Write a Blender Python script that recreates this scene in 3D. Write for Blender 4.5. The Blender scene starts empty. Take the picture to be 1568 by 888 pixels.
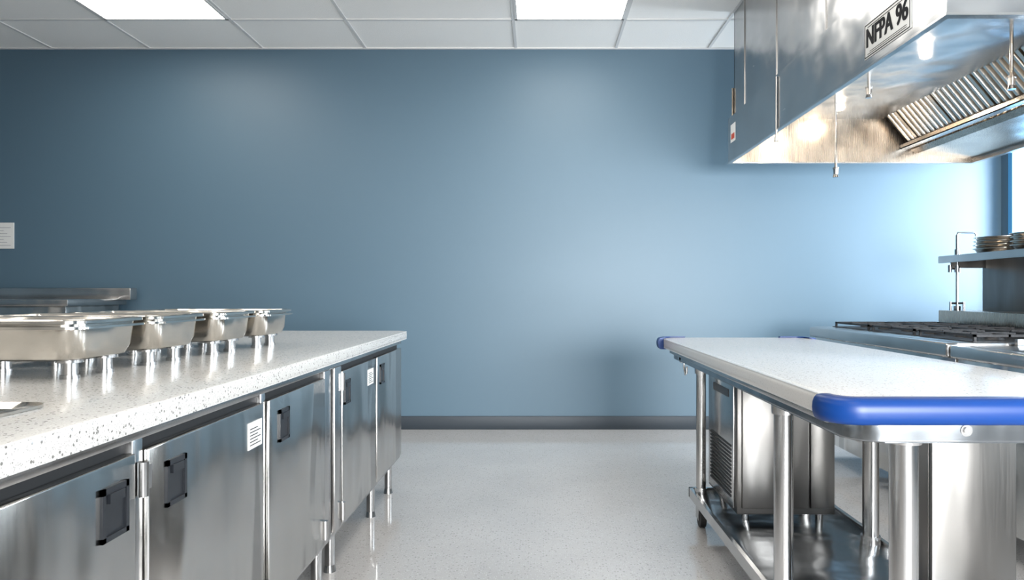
import bpy, bmesh, math
from mathutils import Vector, Matrix

# ------------------------------------------------------------------ materials
def newmat(name):
    m = bpy.data.materials.new(name); m.use_nodes = True
    nt = m.node_tree
    return m, nt, nt.nodes['Principled BSDF']

def simple(name, col, rough=0.5, metal=0.0, spec=0.5, bump=0.0, bscale=60, var=0.0):
    m, nt, b = newmat(name)
    b.inputs['Roughness'].default_value = rough
    b.inputs['Metallic'].default_value = metal
    b.inputs['Specular IOR Level'].default_value = spec
    tc = nt.nodes.new('ShaderNodeTexCoord')
    n = nt.nodes.new('ShaderNodeTexNoise'); n.inputs['Scale'].default_value = bscale
    n.inputs['Detail'].default_value = 4
    nt.links.new(tc.outputs['Object'], n.inputs['Vector'])
    mix = nt.nodes.new('ShaderNodeMix'); mix.data_type = 'RGBA'
    mix.inputs[6].default_value = (*[c*(1-var) for c in col], 1)
    mix.inputs[7].default_value = (*[min(1, c*(1+var)) for c in col], 1)
    nt.links.new(n.outputs['Fac'], mix.inputs[0])
    nt.links.new(mix.outputs[2], b.inputs['Base Color'])
    if bump > 0:
        bp = nt.nodes.new('ShaderNodeBump'); bp.inputs['Strength'].default_value = bump
        bp.inputs['Distance'].default_value = 0.01
        nt.links.new(n.outputs['Fac'], bp.inputs['Height'])
        nt.links.new(bp.outputs['Normal'], b.inputs['Normal'])
    return m

def steel(name, col=(0.62, 0.61, 0.59), rough=0.24, stretch=(60, 60, 1.5), wav=0.25, brush=0.02, wstretch=(3.5, 3.5, 1.0), wdist=0.05):
    m, nt, b = newmat(name)
    b.inputs['Metallic'].default_value = 1.0
    tc = nt.nodes.new('ShaderNodeTexCoord')
    mp = nt.nodes.new('ShaderNodeMapping'); mp.inputs['Scale'].default_value = stretch
    nt.links.new(tc.outputs['Object'], mp.inputs['Vector'])
    n = nt.nodes.new('ShaderNodeTexNoise'); n.inputs['Scale'].default_value = 4; n.inputs['Detail'].default_value = 4
    nt.links.new(mp.outputs['Vector'], n.inputs['Vector'])
    mp2 = nt.nodes.new('ShaderNodeMapping'); mp2.inputs['Scale'].default_value = wstretch
    nt.links.new(tc.outputs['Object'], mp2.inputs['Vector'])
    n2 = nt.nodes.new('ShaderNodeTexNoise'); n2.inputs['Scale'].default_value = 1.6; n2.inputs['Detail'].default_value = 1.5
    nt.links.new(mp2.outputs['Vector'], n2.inputs['Vector'])
    mr = nt.nodes.new('ShaderNodeMapRange')
    mr.inputs['To Min'].default_value = rough*0.8; mr.inputs['To Max'].default_value = rough*1.25
    nt.links.new(n.outputs['Fac'], mr.inputs['Value'])
    nt.links.new(mr.outputs['Result'], b.inputs['Roughness'])
    cr = nt.nodes.new('ShaderNodeMix'); cr.data_type = 'RGBA'
    cr.inputs[6].default_value = (*[c*0.8 for c in col], 1); cr.inputs[7].default_value = (*[min(1, c*1.18) for c in col], 1)
    nt.links.new(n2.outputs['Fac'], cr.inputs[0]); nt.links.new(cr.outputs[2], b.inputs['Base Color'])
    b1 = nt.nodes.new('ShaderNodeBump'); b1.inputs['Strength'].default_value = brush; b1.inputs['Distance'].default_value = 0.002
    nt.links.new(n.outputs['Fac'], b1.inputs['Height'])
    b2 = nt.nodes.new('ShaderNodeBump'); b2.inputs['Strength'].default_value = wav; b2.inputs['Distance'].default_value = wdist
    nt.links.new(n2.outputs['Fac'], b2.inputs['Height']); nt.links.new(b1.outputs['Normal'], b2.inputs['Normal'])
    nt.links.new(b2.outputs['Normal'], b.inputs['Normal'])
    return m

def speckle(name, base, dark, scale, size, rough, amount=0.5, lowvar=0.05, light=None, spec=0.5, ior=1.5):
    m, nt, b = newmat(name)
    tc = nt.nodes.new('ShaderNodeTexCoord')
    def layer(sc, thr, prev, col, keep):
        v = nt.nodes.new('ShaderNodeTexVoronoi'); v.inputs['Scale'].default_value = sc
        nt.links.new(tc.outputs['Object'], v.inputs['Vector'])
        lt = nt.nodes.new('ShaderNodeMath'); lt.operation = 'LESS_THAN'; lt.inputs[1].default_value = thr
        nt.links.new(v.outputs['Distance'], lt.inputs[0])
        sep = nt.nodes.new('ShaderNodeSeparateColor'); nt.links.new(v.outputs['Color'], sep.inputs[0])
        l2 = nt.nodes.new('ShaderNodeMath'); l2.operation = 'LESS_THAN'; l2.inputs[1].default_value = keep
        nt.links.new(sep.outputs[0], l2.inputs[0])
        mu = nt.nodes.new('ShaderNodeMath'); mu.operation = 'MULTIPLY'
        nt.links.new(lt.outputs[0], mu.inputs[0]); nt.links.new(l2.outputs[0], mu.inputs[1])
        mx = nt.nodes.new('ShaderNodeMix'); mx.data_type = 'RGBA'
        nt.links.new(mu.outputs[0], mx.inputs[0]); nt.links.new(prev, mx.inputs[6])
        mx.inputs[7].default_value = (*col, 1)
        return mx.outputs[2]
    n = nt.nodes.new('ShaderNodeTexNoise'); n.inputs['Scale'].default_value = 2.0; n.inputs['Detail'].default_value = 3
    nt.links.new(tc.outputs['Object'], n.inputs['Vector'])
    m0 = nt.nodes.new('ShaderNodeMix'); m0.data_type = 'RGBA'
    m0.inputs[6].default_value = (*[c*(1-lowvar) for c in base], 1); m0.inputs[7].default_value = (*[min(1, c*(1+lowvar)) for c in base], 1)
    nt.links.new(n.outputs['Fac'], m0.inputs[0])
    out = layer(scale, size, m0.outputs[2], dark, amount)
    out = layer(scale*2.3, size*1.0, out, tuple((a+c)/2 for a, c in zip(base, dark)), amount)
    if light: out = layer(scale*1.6, size, out, light, amount)
    nt.links.new(out, b.inputs['Base Color'])
    b.inputs['Roughness'].default_value = rough
    b.inputs['Specular IOR Level'].default_value = spec
    b.inputs['IOR'].default_value = ior
    return m

def emis(name, col, s):
    m, nt, b = newmat(name)
    b.inputs['Base Color'].default_value = (*col, 1)
    b.inputs['Emission Color'].default_value = (*col, 1)
    b.inputs['Emission Strength'].default_value = s
    return m

M_wall = simple('blue_wall_paint', (0.080, 0.138, 0.186), rough=0.47, bump=0.03, bscale=180, var=0.02)
M_wallw = simple('pale_wall_paint', (0.62, 0.61, 0.59), rough=0.6, bump=0.03, bscale=180, var=0.02)
M_base = simple('baseboard_vinyl', (0.018, 0.027, 0.037), rough=0.5, var=0.05)
M_tile = simple('ceiling_tile', (0.90, 0.88, 0.85), rough=0.9, bump=0.4, bscale=220, var=0.05)
M_tbar = simple('tbar_white', (0.66, 0.65, 0.64), rough=0.5, var=0.02)
M_floor = speckle('epoxy_floor', (0.46, 0.445, 0.435), (0.33, 0.32, 0.31), 75, 0.30, 0.07, 0.42, 0.14, (0.55, 0.54, 0.53), spec=0.5, ior=2.0)
M_top = speckle('terrazzo_counter', (0.59, 0.57, 0.54), (0.19, 0.18, 0.17), 112, 0.30, 0.18, 0.34, 0.04, (0.70, 0.69, 0.67))
M_top2 = speckle('terrazzo_table', (0.58, 0.56, 0.535), (0.30, 0.28, 0.26), 118, 0.30, 0.17, 0.34, 0.04, (0.69, 0.68, 0.66))
M_steel = steel('brushed_steel', (0.54, 0.53, 0.51), 0.21, wav=0.6, wstretch=(2.4, 2.4, 0.7), wdist=0.09)
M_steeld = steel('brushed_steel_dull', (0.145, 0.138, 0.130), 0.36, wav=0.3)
M_shelf = steel('undershelf_steel', (0.26, 0.275, 0.29), 0.2, stretch=(2, 60, 2), wav=0.25)
M_steelh = steel('brushed_steel_smooth', (0.54, 0.53, 0.52), 0.22, stretch=(2, 2, 60), wav=0.12)
M_hood = steel('hood_steel', (0.45, 0.45, 0.45), 0.24, stretch=(60, 1.5, 60), wav=0.45, wstretch=(2, 2, 2))
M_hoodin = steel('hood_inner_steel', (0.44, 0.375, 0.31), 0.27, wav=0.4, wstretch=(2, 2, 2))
M_filt = steel('filter_steel', (0.62, 0.57, 0.51), 0.24, wav=0.2, wstretch=(3, 3, 3))
M_pan = steel('pan_steel', (0.56, 0.53, 0.485), 0.17, stretch=(4, 4, 30), wav=0.5, wstretch=(3, 3, 3))
M_tube = steel('tube_steel', (0.50, 0.49, 0.48), 0.2, stretch=(30, 30, 2), wav=0.03)
M_dark = simple('shadow_gap_dark', (0.010, 0.010, 0.011), 0.6, var=0.1)
M_black = simple('black_plastic', (0.014, 0.016, 0.02), 0.35, var=0.1)
M_rubber = simple('black_rubber', (0.02, 0.02, 0.02), 0.7, var=0.1)
M_iron = simple('cast_iron', (0.015, 0.015, 0.017), 0.5, bump=0.3, bscale=120, var=0.2)
M_blue = simple('blue_vinyl', (0.0006, 0.026, 0.135), 0.38, spec=0.3, var=0.04)
M_frame = simple('blue_window_frame', (0.06, 0.26, 0.48), 0.4, var=0.04)
M_white = simple('white_label', (0.70, 0.70, 0.68), 0.5, var=0.02)
M_ink = simple('black_ink', (0.008, 0.008, 0.01), 0.7, spec=0.2, var=0.02)
M_red = simple('red_ink', (0.5, 0.06, 0.02), 0.5, var=0.02)
M_troff = emis('troffer_diffuser', (1.0, 0.95, 0.88), 8.5)
M_bulb = emis('hood_lamp_glass', (1.0, 0.90, 0.70), 60)

# ------------------------------------------------------------------ helpers
def group(name, loc):
    e = bpy.data.objects.new(name, None); e.location = loc; e.empty_display_size = 0.1
    bpy.context.scene.collection.objects.link(e); return e

def fin(name, bm, mat, parent=None, smooth=False):
    bmesh.ops.recalc_face_normals(bm, faces=bm.faces)
    me = bpy.data.meshes.new(name); bm.to_mesh(me); bm.free()
    if mat: me.materials.append(mat)
    o = bpy.data.objects.new(name, me)
    bpy.context.scene.collection.objects.link(o)
    if smooth:
        for p in me.polygons: p.use_smooth = True
        try:
            me.set_sharp_from_angle(angle=math.radians(38))
        except Exception: pass
    if parent:
        o.parent = parent
        o.matrix_parent_inverse = Matrix.Translation(parent.location).inverted()
    return o

def addbox(bm, x0, x1, y0, y1, z0, z1):
    vs = [bm.verts.new(p) for p in [(x0,y0,z0),(x1,y0,z0),(x1,y1,z0),(x0,y1,z0),(x0,y0,z1),(x1,y0,z1),(x1,y1,z1),(x0,y1,z1)]]
    for f in [(0,3,2,1),(4,5,6,7),(0,1,5,4),(1,2,6,5),(2,3,7,6),(3,0,4,7)]:
        bm.faces.new([vs[i] for i in f])
    return vs

def box(name, x0, x1, y0, y1, z0, z1, mat, parent=None, bev=0.0, seg=2):
    bm = bmesh.new(); addbox(bm, min(x0,x1), max(x0,x1), min(y0,y1), max(y0,y1), min(z0,z1), max(z0,z1))
    if bev > 0:
        bmesh.ops.bevel(bm, geom=bm.edges[:], offset=bev, segments=seg, affect='EDGES', profile=0.5)
    return fin(name, bm, mat, parent, smooth=bev > 0)

def boxes(name, lst, mat, parent=None):
    bm = bmesh.new()
    for b in lst: addbox(bm, *b)
    return fin(name, bm, mat, parent)

def addcyl(bm, p0, p1, r0, r1=None, n=24):
    if r1 is None: r1 = r0
    p0 = Vector(p0); p1 = Vector(p1); d = (p1-p0).normalized()
    a = Vector((0,0,1)) if abs(d.z) < 0.9 else Vector((1,0,0))
    u = d.cross(a).normalized(); v = d.cross(u)
    A = [bm.verts.new(p0+(u*math.cos(t)+v*math.sin(t))*r0) for t in [2*math.pi*i/n for i in range(n)]]
    B = [bm.verts.new(p1+(u*math.cos(t)+v*math.sin(t))*r1) for t in [2*math.pi*i/n for i in range(n)]]
    for i in range(n):
        bm.faces.new([A[i], A[(i+1)%n], B[(i+1)%n], B[i]])
    bm.faces.new(A[::-1]); bm.faces.new(B)

def cyl(name, p0, p1, r, mat, parent=None, r1=None, n=24):
    bm = bmesh.new(); addcyl(bm, p0, p1, r, r1, n); return fin(name, bm, mat, parent, True)

def cyls(name, lst, mat, parent=None, n=20):
    bm = bmesh.new()
    for c in lst: addcyl(bm, *c, n=n)
    return fin(name, bm, mat, parent, True)

def lathe(name, prof, cx, cy, mat, parent=None, n=40):
    bm = bmesh.new(); rings = []
    for r, z in prof:
        rings.append([bm.verts.new((cx+r*math.cos(2*math.pi*i/n), cy+r*math.sin(2*math.pi*i/n), z)) for i in range(n)])
    for a, b in zip(rings, rings[1:]):
        for i in range(n): bm.faces.new([a[i], a[(i+1)%n], b[(i+1)%n], b[i]])
    bm.faces.new(rings[0][::-1]); bm.faces.new(rings[-1])
    return fin(name, bm, mat, parent, True)

def rr(x0, x1, y0, y1, r, n=6):
    pts = []
    for cx, cy, a0 in [(x1-r,y1-r,0),(x0+r,y1-r,90),(x0+r,y0+r,180),(x1-r,y0+r,270)]:
        for i in range(n+1):
            t = math.radians(a0+90*i/n); pts.append((cx+r*math.cos(t), cy+r*math.sin(t)))
    return pts

def slab(name, x0, x1, y0, y1, z0, z1, r, bev, mat, parent=None):
    bm = bmesh.new(); pts = rr(x0,x1,y0,y1,r)
    A = [bm.verts.new((x,y,z0)) for x,y in pts]; B = [bm.verts.new((x,y,z1)) for x,y in pts]
    n = len(pts)
    for i in range(n): bm.faces.new([A[i],A[(i+1)%n],B[(i+1)%n],B[i]])
    bm.faces.new(A[::-1]); bm.faces.new(B)
    if bev > 0:
        ed = [e for e in bm.edges if abs(e.verts[0].co.z-e.verts[1].co.z) < 1e-6]
        bmesh.ops.bevel(bm, geom=ed, offset=bev, segments=5, affect='EDGES', profile=0.5)
    return fin(name, bm, mat, parent, True)

def loft(name, x0, x1, y0, y1, levels, mat, parent=None):
    bm = bmesh.new(); rings = []
    for ins, z, r in levels:
        rings.append([bm.verts.new((x,y,z)) for x,y in rr(x0+ins,x1-ins,y0+ins,y1-ins,r)])
    n = len(rings[0])
    for a, b in zip(rings, rings[1:]):
        for i in range(n): bm.faces.new([a[i],a[(i+1)%n],b[(i+1)%n],b[i]])
    bm.faces.new(rings[0][::-1]); bm.faces.new(rings[-1])
    return fin(name, bm, mat, parent, True)

def tube(name, pts, r, mat, parent=None):
    bm = bmesh.new()
    n = 12; rings = []
    P = [Vector(p) for p in pts]
    up = None
    for i, p in enumerate(P):
        d = (P[min(i+1,len(P)-1)]-P[max(i-1,0)]).normalized()
        if up is None:
            a = Vector((0,0,1)) if abs(d.z) < 0.9 else Vector((1,0,0)); up = d.cross(a).normalized()
        up = (up-d*up.dot(d)).normalized(); v = d.cross(up)
        rings.append([bm.verts.new(p+(up*math.cos(t)+v*math.sin(t))*r) for t in [2*math.pi*k/n for k in range(n)]])
    for a, b in zip(rings, rings[1:]):
        for i in range(n): bm.faces.new([a[i],a[(i+1)%n],b[(i+1)%n],b[i]])
    bm.faces.new(rings[0][::-1]); bm.faces.new(rings[-1])
    return fin(name, bm, mat, parent, True)

def sweep(name, path, prof, mat, parent=None):
    bm = bmesh.new(); rings = []
    for x,y,nx,ny in path: rings.append([bm.verts.new((x+nx*o,y+ny*o,z)) for o,z in prof])
    n = len(prof)
    for a, b in zip(rings, rings[1:]):
        for i in range(n): bm.faces.new([a[i],a[(i+1)%n],b[(i+1)%n],b[i]])
    bm.faces.new(rings[0][::-1]); bm.faces.new(rings[-1])
    return fin(name, bm, mat, parent, True)

def arc(cx, cy, r, a0, a1, n=10):
    out = []
    for i in range(n+1):
        t = math.radians(a0+(a1-a0)*i/n); out.append((cx+r*math.cos(t), cy+r*math.sin(t), math.cos(t), math.sin(t)))
    return out

# ------------------------------------------------------------------ room
XL, XR, YB, YF, H = -5.5, 3.95, 6.0, -2.5, 3.24
box('floor', XL-0.1, XR+0.1, YF-0.1, YB+0.1, -0.1, 0, M_floor)
box('ceiling', XL-0.1, XR+0.1, YF-0.1, YB+0.1, H, H+0.1, M_tile)
box('wall_back', XL-0.1, XR+0.1, YB, YB+0.1, 0, H, M_wall)
box('wall_left', XL-0.1, XL, YF, YB, 0, H, M_wall)
Z0, Z1 = 0.95, 2.62
FW = (-1.2, 3.5, 0.40, 2.5)   # added front wall opening, unseen, lets the fill lights in
boxes('wall_front', [(XL-0.1, FW[0], YF-0.1, YF, 0, H), (FW[1], XR+0.1, YF-0.1, YF, 0, H), (FW[0], FW[1], YF-0.1, YF, 0, FW[2]), (FW[0], FW[1], YF-0.1, YF, FW[3], H)], M_wallw)
wins = [(4.35, 5.88), (2.2, 3.9), (-0.2, 1.6)]
lst = [(XR, XR+0.12, YF, YB, 0, Z0), (XR, XR+0.12, YF, YB, Z1, H)]
ys = [YF]
for a, b in sorted(wins): ys += [a, b]
ys.append(YB)
for i in range(0, len(ys), 2): lst.append((XR, XR+0.12, ys[i], ys[i+1], Z0, Z1))
boxes('wall_right', lst, M_wall)
f = 0.05
for k, (a, b) in enumerate(wins):
    g = group('window_%d' % (k+1), (XR+0.05, (a+b)/2, (Z0+Z1)/2))
    boxes('frame', [(XR-0.02, XR+0.10, a, a+f, Z0, Z1), (XR-0.02, XR+0.10, b-f, b, Z0, Z1),
                    (XR-0.02, XR+0.10, a+f, b-f, Z0, Z0+f), (XR-0.02, XR+0.10, a+f, b-f, Z1-f, Z1),
                    (XR+0.02, XR+0.08, (a+b)/2-0.02, (a+b)/2+0.02, Z0+f, Z1-f)], M_frame, g)
g = group('window_4', ((FW[0]+FW[1])/2, YF-0.05, 1.5))  # added unseen window behind the camera, made for the fill lights
fr = [(FW[0], FW[0]+f, YF-0.1, YF+0.02, FW[2], FW[3]), (FW[1]-f, FW[1], YF-0.1, YF+0.02, FW[2], FW[3]),
      (FW[0]+f, FW[1]-f, YF-0.1, YF+0.02, FW[2], FW[2]+f), (FW[0]+f, FW[1]-f, YF-0.1, YF+0.02, FW[3]-f, FW[3])]
for k in (1, 2, 3):
    xm = FW[0]+(FW[1]-FW[0])*k/4; fr.append((xm-0.02, xm+0.02, YF-0.08, YF, FW[2]+f, FW[3]-f))
boxes('frame', fr, M_frame, g)
box('baseboard_back', XL, XR, YB-0.015, YB, 0, 0.112, M_base, bev=0.003)
box('baseboard_left', XL, XL+0.015, YF, YB-0.015, 0, 0.112, M_base, bev=0.003)
box('baseboard_right', XR-0.015, XR, YF, YB-0.015, 0, 0.112, M_base, bev=0.003)

gx = [-5.0, -4.12, -3.29, -2.33, -1.456, -0.178, 0.672, 1.461, 2.33, 3.2]
gy = [6-0.63*k for k in range(1, 14)]
t = 0.011
g = group('ceiling_grid', (0, 2, H))
boxes('tbar_long', [(x-t, x+t, YF, YB, H-0.008, H) for x in gx], M_tbar, g)
boxes('tbar_cross', [(XL, XR, y-t, y+t, H-0.0075, H) for y in gy], M_tbar, g)
boxes('wall_angle', [(XL, XR, YB-0.022, YB, H-0.012, H)], M_tbar, g)
for (xa, xb) in [(-3.29, -2.33), (-0.178, 0.672)]:
    for (ya, yb) in [(4.11, 5.37), (1.59, 2.85), (-0.93, 0.33)]:
        g = group('ceiling_light_panel', ((xa+xb)/2, (ya+yb)/2, H))
        a0, a1, b0, b1 = xa+t, xb-t, ya+t, yb-t
        boxes('bezel', [(a0,a1,b0,b0+0.02,H-0.012,H),(a0,a1,b1-0.02,b1,H-0.012,H),(a0,a0+0.02,b0,b1,H-0.012,H),(a1-0.02,a1,b0,b1,H-0.012,H)], M_tbar, g)
        box('diffuser', a0+0.02, a1-0.02, b0+0.02, b1-0.02, H-0.009, H-0.001, M_troff, g)

# ------------------------------------------------------------------ left counter
CT = 0.93
g = group('counter_refrigerator', (-1.6, 2.3, 0))
X1 = -0.768
slb = slab('countertop', -2.6, X1, 0.35, 4.22, CT-0.045, CT, 0.06, 0.016, M_top, g)
ix0, ix1, iy0, iy1 = -1.50, -0.955, 1.06, 1.40
cut = box('cutter', ix0+0.02, ix1-0.02, iy0+0.02, iy1-0.02, CT-0.1, CT+0.1, None)
md = slb.modifiers.new('b', 'BOOLEAN'); md.object = cut; md.operation = 'DIFFERENCE'; md.solver = 'EXACT'
bpy.context.view_layer.update()
dg = bpy.context.evaluated_depsgraph_get()
me = bpy.data.meshes.new_from_object(slb.evaluated_get(dg))
slb.modifiers.clear(); slb.data = me
bpy.data.objects.remove(cut)
XD = -0.80
boxes('carcass', [(-2.5, XD-0.035, 0.42, 1.0, 0.2, CT-0.045), (-2.5, XD-0.035, 1.46, 4.17, 0.2, CT-0.045), (-2.5, -1.55, 1.0, 1.46, 0.2, CT-0.045),
                  (-1.55, XD-0.035, 1.0, 1.46, 0.2, 0.7), (-0.93, XD-0.035, 1.0, 1.46, 0.7, CT-0.045)], M_steel, g)
box('gap_shade_sheet', XD-0.034, XD-0.024, 0.45, 4.15, 0.2, 0.86, M_dark, g)  # near-black sheet over the steel stands in for shade in the recess
box('top_rail', XD-0.03, XD-0.004, 0.42, 4.18, 0.856, CT-0.045, M_steelh, g, bev=0.003)
box('bottom_rail', XD-0.03, XD-0.01, 0.42, 4.17, 0.185, 0.205, M_steelh, g, bev=0.003)
box('end_panel', -2.5, XD-0.034, 4.17, 4.19, 0.2, CT-0.045, M_steel, g, bev=0.002)
doors = [(0.45, 0.93, 0.86), (0.95, 1.408, 1.333), (1.4545, 2.065, 1.56), (2.11, 2.667, 2.227), (2.91, 3.505, 2.97), (3.54, 4.165, 3.635)]
DT, DB = 0.832, 0.205
for i, (a, b, h) in enumerate(doors):
    box('door_%d' % i, XD-0.024, XD, a, b, DB, DT, M_steel, g, bev=0.004, seg=3)
    hw = 0.042
    z0, z1 = 0.69, 0.79
    boxes('handle_bezel_%d' % i, [(XD, XD+0.006, h-hw, h+hw, z1-0.012, z1), (XD, XD+0.006, h-hw, h+hw, z0, z0+0.010),
                                  (XD, XD+0.006, h-hw, h-hw+0.010, z0, z1), (XD, XD+0.006, h+hw-0.010, h+hw, z0, z1),
                                  (XD, XD+0.009, h-hw+0.018, h+hw-0.018, z1-0.03, z1-0.012)], M_black, g)
    box('handle_pocket_%d' % i, XD-0.002, XD+0.0015, h-hw+0.008, h+hw-0.008, z0+0.008, z1-0.01, M_black, g)
for i, (a, b) in enumerate([(1.412, 1.45), (2.07, 2.105)]):
    box('post_%d' % i, XD-0.03, XD-0.010, a, b, 0.2, 0.856, M_steelh, g, bev=0.002)
box('post_wide_a', XD-0.03, XD-0.004, 2.672, 2.755, 0.2, 0.856, M_steelh, g, bev=0.003)
box('post_wide_b', XD-0.03, XD-0.002, 2.80, 2.895, 0.2, 0.856, M_steelh, g, bev=0.003)
for i, (y, z) in enumerate([(1.43, 0.775), (1.43, 0.25), (2.088, 0.25), (2.90, 0.79), (2.90, 0.26), (2.66, 0.26)]):
    cyl('hinge_%d' % i, (XD+0.002, y, z-0.035), (XD+0.002, y, z+0.035), 0.011, M_tube, g)
    box('hinge_plate_%d' % i, XD-0.001, XD+0.003, y-0.006, y+0.03, z-0.025, z+0.025, M_steelh, g)
for i, (a, b) in enumerate([(1.955, 2.05), (3.34, 3.45)]):
    box('label_%d' % i, XD, XD+0.001, a, b, 0.715, 0.79, M_white, g)
    boxes('label_print_%d' % i, [(XD+0.001, XD+0.0015, a+0.01, b-0.01-0.02*(k%2), 0.725+0.009*k, 0.7275+0.009*k) for k in range(6)], M_ink, g)
legs = []
for y in [0.5, 1.43, 2.10, 2.75, 2.93, 3.65, 4.08]:
    for x in ([-0.86, -2.42]):
        legs += [((x, y, 0.02), (x, y, 0.2), 0.021), ((x, y, 0.0), (x, y, 0.028), 0.026, 0.021), ((x, y, 0.18), (x, y, 0.2), 0.034)]
cyls('legs', legs, M_tube, g)
box('rating_plate', XD, XD+0.0015, 1.93, 2.03, 0.215, 0.245, M_frame, g)

g2 = group('drop_in_pan', (-1.2, 1.23, CT))
loft('pan', ix0, ix1, iy0, iy1, [(0.026, CT-0.15, 0.04), (0.024, CT-0.0, 0.045), (0.0, CT+0.0005, 0.05), (0.0, CT+0.006, 0.05), (0.014, CT+0.008, 0.045), (0.03, CT-0.003, 0.04), (0.045, CT-0.146, 0.035)], M_pan, g2)

for (ya, yb, xo) in [(1.75, 2.07, 0.0), (2.10, 2.42, 0.012), (2.47, 2.785, 0.04), (2.81, 3.12, 0.065)]:
    xa, xb = -1.70+xo, -1.14+xo
    g = group('food_pan', ((xa+xb)/2, (ya+yb)/2, CT))
    zb, zt = CT+0.048, CT+0.155
    loft('pan_body', xa, xb, ya, yb, [(0.045, zb, 0.05), (0.028, zb+0.006, 0.055), (0.020, zb+0.03, 0.05), (0.015, zt-0.012, 0.045), (0.0, zt-0.010, 0.04), (0.0, zt-0.003, 0.04),
         (0.004, zt, 0.04), (0.016, zt-0.001, 0.04), (0.026, zt-0.02, 0.045), (0.034, zb+0.02, 0.05), (0.055, zb+0.009, 0.05)], M_pan, g)
    loft('rim_ring', xa-0.006, xb+0.006, ya-0.003, yb+0.003, [(0.02, zt-0.026, 0.045), (0.0, zt-0.024, 0.045), (0.0, zt-0.018, 0.045), (0.02, zt-0.017, 0.045)], M_pan, g)
    lg = []
    for x in (xa+0.20, xb-0.075):
        for y in (ya+0.085, yb-0.085):
            lg += [((x, y, CT+0.008), (x, y, zb+0.012), 0.019), ((x, y, CT), (x, y, CT+0.010), 0.023), ((x, y, zb-0.006), (x, y, zb+0.008), 0.032)]
    cyls('legs', lg, M_tube, g)

# ------------------------------------------------------------------ back-left worktable
g = group('work_table', (-4.1, 5.5, 0))
tx0, tx1, ty0, ty1 = -5.3, -3.46, 5.2, 5.95
box('top', tx0, tx1, ty0, ty1, 1.06, 1.11, M_steelh, g, bev=0.006)
box('upstand', tx0, tx1+0.1, ty1-0.12, ty1-0.02, 1.10, 1.20, M_steelh, g, bev=0.008)
box('side_upstand', tx0, tx0+0.03, ty0, ty1-0.02, 1.10, 1.20, M_steelh, g, bev=0.006)
box('apron', tx0+0.04, tx1-0.04, ty0+0.04, ty1-0.04, 0.93, 1.065, M_steel, g, bev=0.004)
box('undershelf', tx0+0.05, tx1-0.05, ty0+0.05, ty1-0.05, 0.24, 0.27, M_steel, g, bev=0.004)
cyls('legs', [((x, y, 0), (x, y, 0.94), 0.022) for x in (tx0+0.08, tx1-0.08) for y in (ty0+0.08, ty1-0.08)], M_tube, g)

g = group('wall_notice', (-4.5, 5.99, 1.65))
box('sheet', -4.72, -4.445, 5.994, 6.0, 1.535, 1.755, M_white, g)
boxes('print', [(-4.70, -4.47-0.03*(k%3), 5.993, 5.9945, 1.56+0.025*k, 1.565+0.025*k) for k in range(7)], simple('grey_ink', (0.4,0.4,0.42), 0.6), g)

# ------------------------------------------------------------------ right work table
TT = 0.92
TX0, TX1, TY0, TY1 = 0.65, 1.41, 1.53, 3.72
g = group('prep_table', (1.03, 2.6, 0))
R = 0.055
slab('tabletop', TX0, TX1, TY0, TY1, TT-0.046, TT, R, 0.015, M_top2, g)
prof = []
zc, hh, th = TT-0.024, 0.030, 0.024
for i in range(9):
    a = math.radians(90-180*i/8)
    prof.append((0.004+th*max(0, math.cos(a))**0.6, zc+hh*math.sin(a)))
prof += [(-0.012, zc-hh), (-0.012, zc-hh+0.006), (-0.001, zc-hh+0.006), (-0.001, zc+hh-0.004), (-0.012, zc+hh-0.004), (-0.012, zc+hh)]
near = [(TX0, TY0+R+0.01, -1, 0)] + arc(TX0+R, TY0+R, R, 180, 270) + [(1.03, TY0, 0, -1)] + arc(TX1-R, TY0+R, R, 270, 360) + [(TX1, TY0+R+0.01, 1, 0)]
sweep('bumper_near', near, prof, M_blue, g)
sweep('bumper_far_l', [(TX0, TY1-R-0.05, -1, 0)] + arc(TX0+R, TY1-R, R, 180, 90) + [(TX0+0.13, TY1, 0, 1)], prof, M_blue, g)
sweep('bumper_far_r', [(TX1, TY1-R-0.05, 1, 0)] + arc(TX1-R, TY1-R, R, 0, 90) + [(TX1-0.13, TY1, 0, 1)], prof, M_blue, g)
slab('apron', TX0+0.05, TX1-0.05, TY0+0.03, TY1-0.05, TT-0.10, TT-0.045, 0.07, 0.006, M_shelf, g)
box('side_rail', TX0+0.035, TX0+0.06, TY0+0.14, TY1-0.08, TT-0.075, TT-0.045, M_steelh, g, bev=0.003)
LX = 0.815
legp = [(LX+0.025, 1.615), (LX, 2.33), (LX, 3.50), (1.33, 1.62), (1.33, 2.81), (1.33, 3.50)]
lg, sk = [], []
for i, (x, y) in enumerate(legp):
    r = 0.031
    if y > 3.4: r = 0.024
    lg.append(((x, y, 0.12), (x, y, TT-0.09), r))
    sk.append(((x, y, TT-0.165 if i else TT-0.11), (x, y, TT-0.095), r+0.007, r+0.010))
    sk.append(((x, y, 0.135), (x, y, 0.19), r+0.010, r+0.006))
cyls('legs', lg, M_tube, g, n=32)
cyls('leg_sockets', sk, M_steelh, g, n=32)
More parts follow.
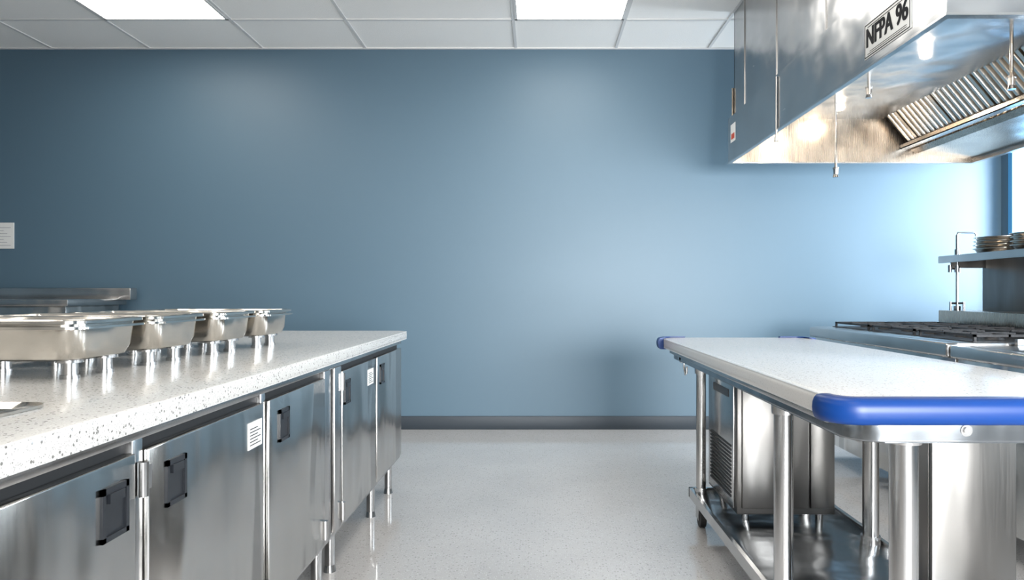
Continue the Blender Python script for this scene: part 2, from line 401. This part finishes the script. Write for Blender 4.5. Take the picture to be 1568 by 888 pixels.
for i, (x, y) in enumerate(legp):
    cyl('caster_stem_%d' % i, (x, y, 0.09), (x, y, 0.13), 0.012, M_tube, g)
    cyl('caster_wheel_%d' % i, (x-0.014, y-0.012, 0.05), (x+0.014, y-0.012, 0.05), 0.05, M_rubber, g, n=32)
    cyl('caster_hub_%d' % i, (x-0.018, y-0.012, 0.05), (x+0.018, y-0.012, 0.05), 0.02, M_tube, g)
    boxes('caster_fork_%d' % i, [(x-0.022, x-0.017, y-0.035, y+0.02, 0.04, 0.105), (x+0.017, x+0.022, y-0.035, y+0.02, 0.04, 0.105), (x-0.022, x+0.022, y-0.03, y+0.02, 0.1, 0.107)], M_tube, g)
SH = 0.16
box('undershelf', LX-0.03, 1.37, 1.60, 3.56, SH-0.012, SH, M_shelf, g, bev=0.003)
boxes('shelf_lip', [(LX-0.045, LX-0.028, 1.585, 3.575, SH-0.035, SH+0.012), (1.368, 1.385, 1.585, 3.575, SH-0.035, SH+0.012),
                    (LX-0.045, 1.385, 1.583, 1.60, SH-0.035, SH+0.005), (LX-0.045, 1.385, 3.56, 3.577, SH-0.035, SH+0.012)], M_steelh, g)
cyls('bolts', [((0.95, TY0+0.031, TT-0.072), (0.95, TY0+0.024, TT-0.072), 0.008), ((0.95, TY0+0.031, TT-0.072), (0.95, TY0+0.028, TT-0.072), 0.013)], M_tube, g)
tube('hook', [(0.72, 3.45, TT-0.09), (0.72, 3.45, TT-0.13), (0.72, 3.42, TT-0.16), (0.72, 3.39, TT-0.15), (0.72, 3.385, TT-0.12)], 0.005, M_tube, g)
box('hook_block', 0.70, 0.74, 3.43, 3.47, TT-0.105, TT-0.07, M_steelh, g, bev=0.003)

g = group('undercounter_refrigerator', (1.12, 3.3, SH))
fx0, fx1, fy0, fy1, fz0, fz1 = 0.865, 1.29, 3.05, 3.55, SH+0.035, 0.78
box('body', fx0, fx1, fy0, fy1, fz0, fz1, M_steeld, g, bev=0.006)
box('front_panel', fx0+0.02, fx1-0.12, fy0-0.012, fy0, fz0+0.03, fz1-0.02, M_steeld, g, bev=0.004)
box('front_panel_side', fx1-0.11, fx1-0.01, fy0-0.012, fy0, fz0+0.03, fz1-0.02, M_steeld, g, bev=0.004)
box('side_frame', fx0-0.008, fx0, fy0+0.03, fy1-0.03, fz0+0.02, fz1-0.02, M_steelh, g, bev=0.003)
boxes('vents', [(fx0-0.012, fx0-0.007, fy0+0.06, fy1-0.08, fz0+0.06+0.017*k, fz0+0.068+0.017*k) for k in range(14)], M_dark, g)
box('vent_badge', fx0-0.012, fx0-0.007, fy0+0.10, fy1-0.14, fz1-0.09, fz1-0.055, M_black, g)
cyls('feet', [((x, y, SH), (x, y, fz0+0.004), 0.016) for x in (fx0+0.05, fx1-0.05) for y in (fy0+0.05, fy1-0.05)], M_tube, g)

g = group('storage_cabinet', (1.26, 2.15, SH))
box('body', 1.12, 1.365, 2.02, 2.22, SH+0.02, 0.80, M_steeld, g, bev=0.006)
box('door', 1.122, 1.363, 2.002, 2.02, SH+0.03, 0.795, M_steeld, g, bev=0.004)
cyls('feet', [((x, y, SH), (x, y, SH+0.024), 0.014) for x in (1.15, 1.33) for y in (2.06, 2.19)], M_tube, g)

# ------------------------------------------------------------------ gas range line
RT = 0.92
g = group('gas_range', (2.5, 4.2, 0))
RX0, RX1 = 1.93, 3.16
RY0, RY1 = 3.32, 5.0
box('body', RX0+0.04, RX1, RY0, RY1, 0.15, RT-0.02, M_steel, g, bev=0.004)
box('control_rail', RX0, RX0+0.06, RY0, RY1, RT-0.07, RT-0.002, M_steelh, g, bev=0.012, seg=4)
box('cooktop', RX0+0.05, 2.84, RY0, RY1, RT-0.03, RT, M_steelh, g, bev=0.004)
boxes('burner_wells', [(2.08, 2.80, RY0+0.04+0.54*k, RY0+0.56+0.54*k, RT, RT+0.004) for k in range(3)], M_iron, g)
gr = []
for k in range(3):
    y0 = RY0+0.05+0.54*k; y1 = y0+0.49
    for (xa, xb) in [(2.09, 2.43), (2.45, 2.79)]:
        for yy in (y0, (y0+y1)/2-0.006, y1-0.012): gr.append((xa, xb, yy, yy+0.012, RT+0.024, RT+0.036))
        for xx in (xa, (xa+xb)/2-0.006, xb-0.012): gr.append((xx, xx+0.012, y0, y1, RT+0.024, RT+0.036))
        for ym in (y0+0.12, y1-0.13):
            gr.append((xa+0.06, xb-0.06, ym, ym+0.010, RT+0.024, RT+0.038))
        for xx in (xa, xb-0.012):
            for yy in (y0, y1-0.012): gr.append((xx, xx+0.012, yy, yy+0.012, RT, RT+0.03))
boxes('grates', gr, M_iron, g)
bn = []
for k in range(3):
    for xc in (2.26, 2.62):
        for yc in (RY0+0.17+0.54*k, RY0+0.42+0.54*k):
            bn += [((xc, yc, RT), (xc, yc, RT+0.016), 0.05, 0.04), ((xc, yc, RT+0.014), (xc, yc, RT+0.022), 0.03)]
cyls('burners', bn, M_iron, g)
cyls('knobs', [((RX0+0.042, RY0+0.12+0.14*k, RT-0.125), (RX0+0.012, RY0+0.12+0.14*k, RT-0.125), 0.018, 0.015) for k in range(11)], M_tube, g)
for k in range(2):
    a = RY0+0.03+0.83*k
    box('oven_door_%d' % k, RX0+0.02, RX0+0.04, a, a+0.79, 0.25, RT-0.17, M_steel, g, bev=0.005)
    cyls('oven_handle_%d' % k, [((RX0-0.02, a+0.08, 0.69), (RX0-0.02, a+0.71, 0.69), 0.012), ((RX0-0.02, a+0.1, 0.69), (RX0+0.03, a+0.1, 0.69), 0.008), ((RX0-0.02, a+0.69, 0.69), (RX0+0.03, a+0.69, 0.69), 0.008)], M_tube, g)
cyls('legs', [((x, y, 0), (x, y, 0.16), 0.025) for x in (RX0+0.1, RX1-0.1) for y in (RY0+0.1, RY1-0.1)], M_tube, g)
box('backguard', 2.84, RX1, RY0, RY1-0.01, RT-0.02, RT+0.115, M_hoodin, g, bev=0.006)
box('riser', 3.12, 3.16, RY0, RY1-0.06, RT+0.1, 1.40, M_steeld, g, bev=0.004)
box('overshelf', 2.84, 3.16, RY0, RY1-0.02, 1.385, 1.40, M_steelh, g, bev=0.004)
box('overshelf_lip', 2.832, 2.845, RY0, RY1-0.02, 1.365, 1.415, M_steelh, g, bev=0.004)
boxes('brackets', [(2.88, 3.13, y, y+0.01, 1.33, 1.386) for y in (RY0+0.05, RY0+0.8, RY1-0.1)], M_steeld, g)

g = group('griddle', (2.5, 2.9, 0))
box('body', RX0+0.04, RX1, 2.35, 3.30, 0.15, RT-0.03, M_steel, g, bev=0.004)
box('front_rail', RX0, RX0+0.08, 2.35, 3.30, RT-0.07, RT-0.012, M_steelh, g, bev=0.012, seg=4)
box('plate', RX0+0.08, 2.95, 2.38, 3.27, RT-0.035, RT-0.012, M_steelh, g, bev=0.004)
boxes('splash', [(2.95, 2.99, 2.36, 3.29, RT-0.03, RT+0.10), (RX0+0.3, 2.99, 2.36, 2.38, RT-0.03, RT+0.05), (RX0+0.3, 2.99, 3.27, 3.29, RT-0.03, RT+0.02)], M_steelh, g)
cyls('knobs', [((RX0+0.042, 2.5+0.2*k, RT-0.13), (RX0+0.012, 2.5+0.2*k, RT-0.13), 0.022, 0.018) for k in range(4)], M_tube, g)
cyls('legs', [((x, y, 0), (x, y, 0.16), 0.025) for x in (RX0+0.1, RX1-0.1) for y in (2.45, 3.2)], M_tube, g)

# nested cooking pans on the overshelf (open shells with rolled rims)
for yc in (4.55, 4.20):
    g = group('saute_pan', (2.99, yc, 1.4))
    for k in range(4):
        z = 1.401+0.024*k; r = 0.158-0.002*k
        lathe('pan_%d' % k, [(0.10, z), (0.125, z+0.004), (r-0.012, z+0.036), (r, z+0.038), (r, z+0.043), (r-0.012, z+0.043), (r-0.018, z+0.038), (0.122, z+0.008), (0.09, z+0.005)], 2.995, yc, M_pan, g)

g = group('pot_filler_faucet', (2.9, 4.84, RT+0.1))
px, py = 2.92, 4.90
z0 = RT+0.1155
cyls('pipe', [((px, py, z0), (px, py, z0+0.03), 0.022), ((px, py, z0), (px, py, 1.56), 0.009), ((px, py, 1.30), (px, py, 1.345), 0.018), ((px, py, 1.42), (px, py, 1.46), 0.016),
              ((px-0.05, py, 1.325), (px, py, 1.325), 0.007), ((px-0.05, py, 1.30), (px-0.05, py, 1.35), 0.012), ((px-0.045, py, z0), (px-0.045, py, z0+0.06), 0.008), ((px+0.045, py, z0), (px+0.045, py, z0+0.06), 0.008),
              ((px-0.045, py, z0+0.05), (px+0.045, py, z0+0.05), 0.007)], M_shelf, g)
tube('spout', [(px, py, 1.555), (px+0.005, py, 1.575), (px+0.12, py, 1.575), (px+0.13, py, 1.565), (px+0.13, py, 1.55)], 0.006, M_shelf, g)

# ------------------------------------------------------------------ exhaust hood
g = group('exhaust_hood', (2.35, 3.85, 2.126))
hx0, hx1, hy0, hy1, hb, ht = 1.43, 3.26, 2.46, 5.27, 2.126, 2.453
w = 0.02
boxes('band', [(hx0, hx0+w, hy0, hy1, hb, ht), (hx1-w, hx1, hy0, hy1, hb, ht), (hx0+w, hx1-w, hy0, hy0+w, hb, ht), (hx0+w, hx1-w, hy1-w, hy1, hb, ht)], M_hood, g)
boxes('bottom_lip', [(hx0-0.005, hx0+0.02, hy0-0.005, hy1+0.005, hb-0.005, hb+0.004), (hx1-0.035, hx1+0.005, hy0-0.005, hy1+0.005, hb-0.005, hb+0.004),
                     (hx0+0.02, hx1-0.035, hy0-0.005, hy0+0.03, hb-0.005, hb+0.004), (hx0+0.02, hx1-0.035, hy1-0.03, hy1+0.005, hb-0.005, hb+0.004)], M_steelh, g)
q = 0.035
boxes('upper_enclosure', [(hx0+q, hx0+q+0.01, hy0+q, hy1-q, ht, H), (hx1-q-0.01, hx1-q, hy0+q, hy1-q, ht, H),
                          (hx0+q, hx1-q, hy0+q, hy0+q+0.01, ht, H), (hx0+q, hx1-q, hy1-q-0.01, hy1-q, ht, H), (hx0+0.004, hx1-0.004, hy0+0.004, hy1-0.004, ht-0.004, ht+0.006)], M_hood, g)
boxes('seams', [(hx0+q-0.006, hx0+q, y-0.004, y+0.004, ht+0.01, H-0.01) for y in (4.97, 4.31, 3.57, 2.95)], M_steelh, g)
sec = [(hx0+w, hb+0.03), (1.50, 2.575), (1.56, 2.60), (2.42, 2.66)]
bm = bmesh.new()
A = [bm.verts.new((x, hy0+w, z)) for x, z in sec]; B = [bm.verts.new((x, hy1-w, z)) for x, z in sec]
for i in range(len(sec)-1): bm.faces.new([A[i], A[i+1], B[i+1], B[i]])
fin('liner', bm, M_hoodin, g)
boxes('liner_ends', [(hx0+w, hx1-w, hy1-w-0.006, hy1-w-0.001, hb+0.004, 2.68), (hx0+w, hx1-w, hy0+w+0.001, hy0+w+0.006, hb+0.004, 2.68)], M_hoodin, g)
sec = [(2.40, 2.68), (2.76, 2.27), (2.76, 2.22), (2.80, 2.19), (3.235, 2.15)]
bm = bmesh.new()
A = [bm.verts.new((x+0.02, hy0+w, z)) for x, z in sec]; B = [bm.verts.new((x+0.02, hy1-w, z)) for x, z in sec]
for i in range(len(sec)-1): bm.faces.new([A[i], A[i+1], B[i+1], B[i]])
fin('filter_back_and_trough', bm, M_hoodin, g)
boxes('trough', [(2.70, 2.76, hy0+w+0.01, hy1-w-0.01, 2.225, 2.232), (2.70, 2.705, hy0+w+0.01, hy1-w-0.01, 2.225, 2.255)], M_steelh, g)
pa = Vector((2.43, 0, 2.645)); pb = Vector((2.75, 0, 2.265))
d = (pb-pa).normalized()
nrm = Vector((d.z, 0, -d.x))
if nrm.x > 0: nrm = -nrm
bm = bmesh.new()
y = hy0+w+0.03; k = 0
while y < hy1-w-0.08:
    if k % 8 == 7:
        vs = []
        for yy in (y, y+0.028):
            for p in (pa, pb):
                for o in (0, 0.026): vs.append(bm.verts.new(Vector((p.x, yy, p.z))+nrm*o))
        for fc in [(0,1,3,2),(4,6,7,5),(0,4,5,1),(2,3,7,6),(1,5,7,3),(0,2,6,4)]: bm.faces.new([vs[i] for i in fc])
        y += 0.034
    else:
        prof = [(0, 0.0), (0.008, 0.030), (0.028, 0.030), (0.036, 0.0)]
        a0 = [bm.verts.new(Vector((pa.x, y+dy, pa.z))+nrm*o) for dy, o in prof]
        b0 = [bm.verts.new(Vector((pb.x, y+dy, pb.z))+nrm*o) for dy, o in prof]
        for i in range(3): bm.faces.new([a0[i], a0[i+1], b0[i+1], b0[i]])
        bm.faces.new(a0); bm.faces.new(b0[::-1])
        y += 0.056
    k += 1
fin('baffle_filters', bm, M_filt, g)
bm = bmesh.new()
vs = [bm.verts.new(Vector((p.x, yy, p.z))-nrm*0.004) for p, yy in [(pa, hy0+w+0.01), (pa, hy1-w-0.01), (pb, hy1-w-0.01), (pb, hy0+w+0.01)]]
bm.faces.new(vs); fin('filter_shade_sheet', bm, M_dark, g)  # near-black sheet paints the shade seen between the baffles
LXC, LZC = 2.15, 2.555
for i, y in enumerate((5.08, 3.90, 2.95)):
    lathe('lamp_housing_%d' % i, [(0.10, LZC+0.075), (0.10, LZC-0.012), (0.088, LZC-0.02), (0.084, LZC-0.012)], LXC, y, M_steelh, g)
    lathe('lamp_glass_%d' % i, [(0.080, LZC-0.014), (0.078, LZC-0.040), (0.045, LZC-0.062), (0.008, LZC-0.068)], LXC, y, M_bulb, g)
def nozzle(i, x, y, zt, zb):
    cyls('nozzle_%d' % i, [((x, y, zb+0.05), (x, y, zt), 0.0085), ((x, y, zb+0.02), (x, y, zb+0.055), 0.014, 0.017), ((x, y, zb), (x, y, zb+0.022), 0.019, 0.013), ((x, y, zb+0.055), (x, y, zb+0.065), 0.02)], M_tube, g)
nozzle(0, 2.0, 4.72, 2.61, 1.93)
nozzle(1, 2.0, 4.25, 2.61, 2.33)
nozzle(2, 2.3, 3.417, 2.64, 2.14)
cyls('outer_wire', [((1.423, 4.19, 2.08), (1.423, 4.19, 2.44), 0.006), ((1.423, 4.19, 2.055), (1.423, 4.19, 2.085), 0.014, 0.010)], M_tube, g)
tube('agent_pipe', [(2.0, 2.6, 2.59), (2.0, 3.4, 2.59), (2.0, 5.1, 2.59)], 0.009, M_tube, g)
box('decal', hx0-0.0015, hx0, 5.08, 5.20, 2.26, 2.39, M_white, g)
box('decal_red', hx0-0.0025, hx0-0.001, 5.10, 5.18, 2.28, 2.32, M_red, g)
sy0, sy1 = 2.69, 3.07
sz0, sz1 = 2.165, 2.315
box('sign_plate', hx0-0.004, hx0, sy0, sy1, sz0, sz1, M_white, g, bev=0.001)
e = 0.004
boxes('sign_border', [(hx0-0.0048, hx0-0.0035, sy0+e, sy1-e, sz1-2*e, sz1-e), (hx0-0.0048, hx0-0.0035, sy0+e, sy1-e, sz0+e, sz0+2*e),
                      (hx0-0.0048, hx0-0.0035, sy0+e, sy0+2*e, sz0+e, sz1-e), (hx0-0.0048, hx0-0.0035, sy1-2*e, sy1-e, sz0+e, sz1-e)]
      + [(hx0-0.0048, hx0-0.0035, sy0+0.03, sy1-0.03-0.02*k, sz0+0.014+0.008*k, sz0+0.0165+0.008*k) for k in range(2)]
      + [(hx0-0.0048, hx0-0.0035, sy0+0.03, sy1-0.03, sz1-0.020, sz1-0.017)], M_ink, g)
cu = bpy.data.curves.new('txt', 'FONT'); cu.body = 'NFPA 96'; cu.size = 0.112; cu.extrude = 0.0006; cu.offset = 0.0016
cu.align_x = 'CENTER'; cu.align_y = 'CENTER'
to = bpy.data.objects.new('txt', cu); bpy.context.scene.collection.objects.link(to)
bpy.context.view_layer.update()
tm = bpy.data.meshes.new_from_object(to.evaluated_get(bpy.context.evaluated_depsgraph_get()))
bpy.data.objects.remove(to)
wd = max(v.co.x for v in tm.vertices)-min(v.co.x for v in tm.vertices)
sc = 0.34/wd
tm.materials.clear(); tm.materials.append(M_ink)
for k, dd in enumerate((0.0, 0.003, -0.003)):   # offset passes thicken the strokes (bold)
    t2 = tm.copy()
    t2.transform(Matrix(((0,0,-1,hx0-0.0046-0.0003*k),(-1,0,0,(sy0+sy1)/2+dd),(0,1,0,(sz0+sz1)/2+0.006),(0,0,0,1))) @ Matrix.Diagonal((sc, 1.0, 1, 1)))
    o = bpy.data.objects.new('sign_text_%d' % k, t2); bpy.context.scene.collection.objects.link(o)
    o.parent = g; o.matrix_parent_inverse = Matrix.Translation(g.location).inverted()

# ------------------------------------------------------------------ lights
def area(name, loc, target, sx, sy, power, col, spread=180):
    l = bpy.data.lights.new(name, 'AREA'); l.shape = 'RECTANGLE'; l.size = sx; l.size_y = sy; l.energy = power; l.color = col
    l.spread = math.radians(spread)
    o = bpy.data.objects.new(name, l); o.location = loc
    dv = Vector(target)-Vector(loc)
    o.rotation_euler = dv.to_track_quat('-Z', 'Y').to_euler()
    bpy.context.scene.collection.objects.link(o); return o
for k, (a, b) in enumerate(wins):
    yc = (a+b)/2; zc = (Z0+Z1)/2
    area('daylight_window', (XR+0.35, yc, zc), (XR-1, yc, zc+[0.05, 0.45, 0.45][k]), b-a, Z1-Z0, [235, 110, 100][k], (0.82, 0.92, 1.0))
area('front_fill', (0.6, YF-0.35, 1.65), (0.6, 0, 2.8), 3.5, 1.6, 80, (1.0, 0.97, 0.93))  # added fill behind the camera, brightens the room and steel reflections
area('wall_fill_beam', (1.9, YF-0.2, 1.2), (1.5, 6, 0.0), 2.4, 1.3, 165, (0.95, 0.98, 1.0), spread=72)  # added narrow fill, lightens the lower right of the back wall
for y in (5.0, 3.90, 2.95):
    l = bpy.data.lights.new('hood_lamp', 'POINT'); l.energy = 11; l.color = (1.0, 0.82, 0.60); l.shadow_soft_size = 0.03
    o = bpy.data.objects.new('hood_lamp', l); o.location = (LXC, y, LZC-0.11); bpy.context.scene.collection.objects.link(o)

wd = bpy.data.worlds.new('World'); bpy.context.scene.world = wd; wd.use_nodes = True
wd.node_tree.nodes['Background'].inputs[0].default_value = (0.80, 0.91, 1.0, 1)
wd.node_tree.nodes['Background'].inputs[1].default_value = 1.2

# ------------------------------------------------------------------ camera
cam = bpy.data.cameras.new('camera'); co = bpy.data.objects.new('camera', cam)
bpy.context.scene.collection.objects.link(co)
co.location = (0, 0, 1.15); co.rotation_euler = (math.radians(90), 0, 0)
cam.lens = 36*1080/1568; cam.sensor_width = 36
cam.shift_x = -38/1568; cam.shift_y = 6/1568
cam.clip_start = 0.05
bpy.context.scene.camera = co
bpy.context.scene.view_settings.view_transform = 'Standard'
bpy.context.scene.view_settings.exposure = 0.0
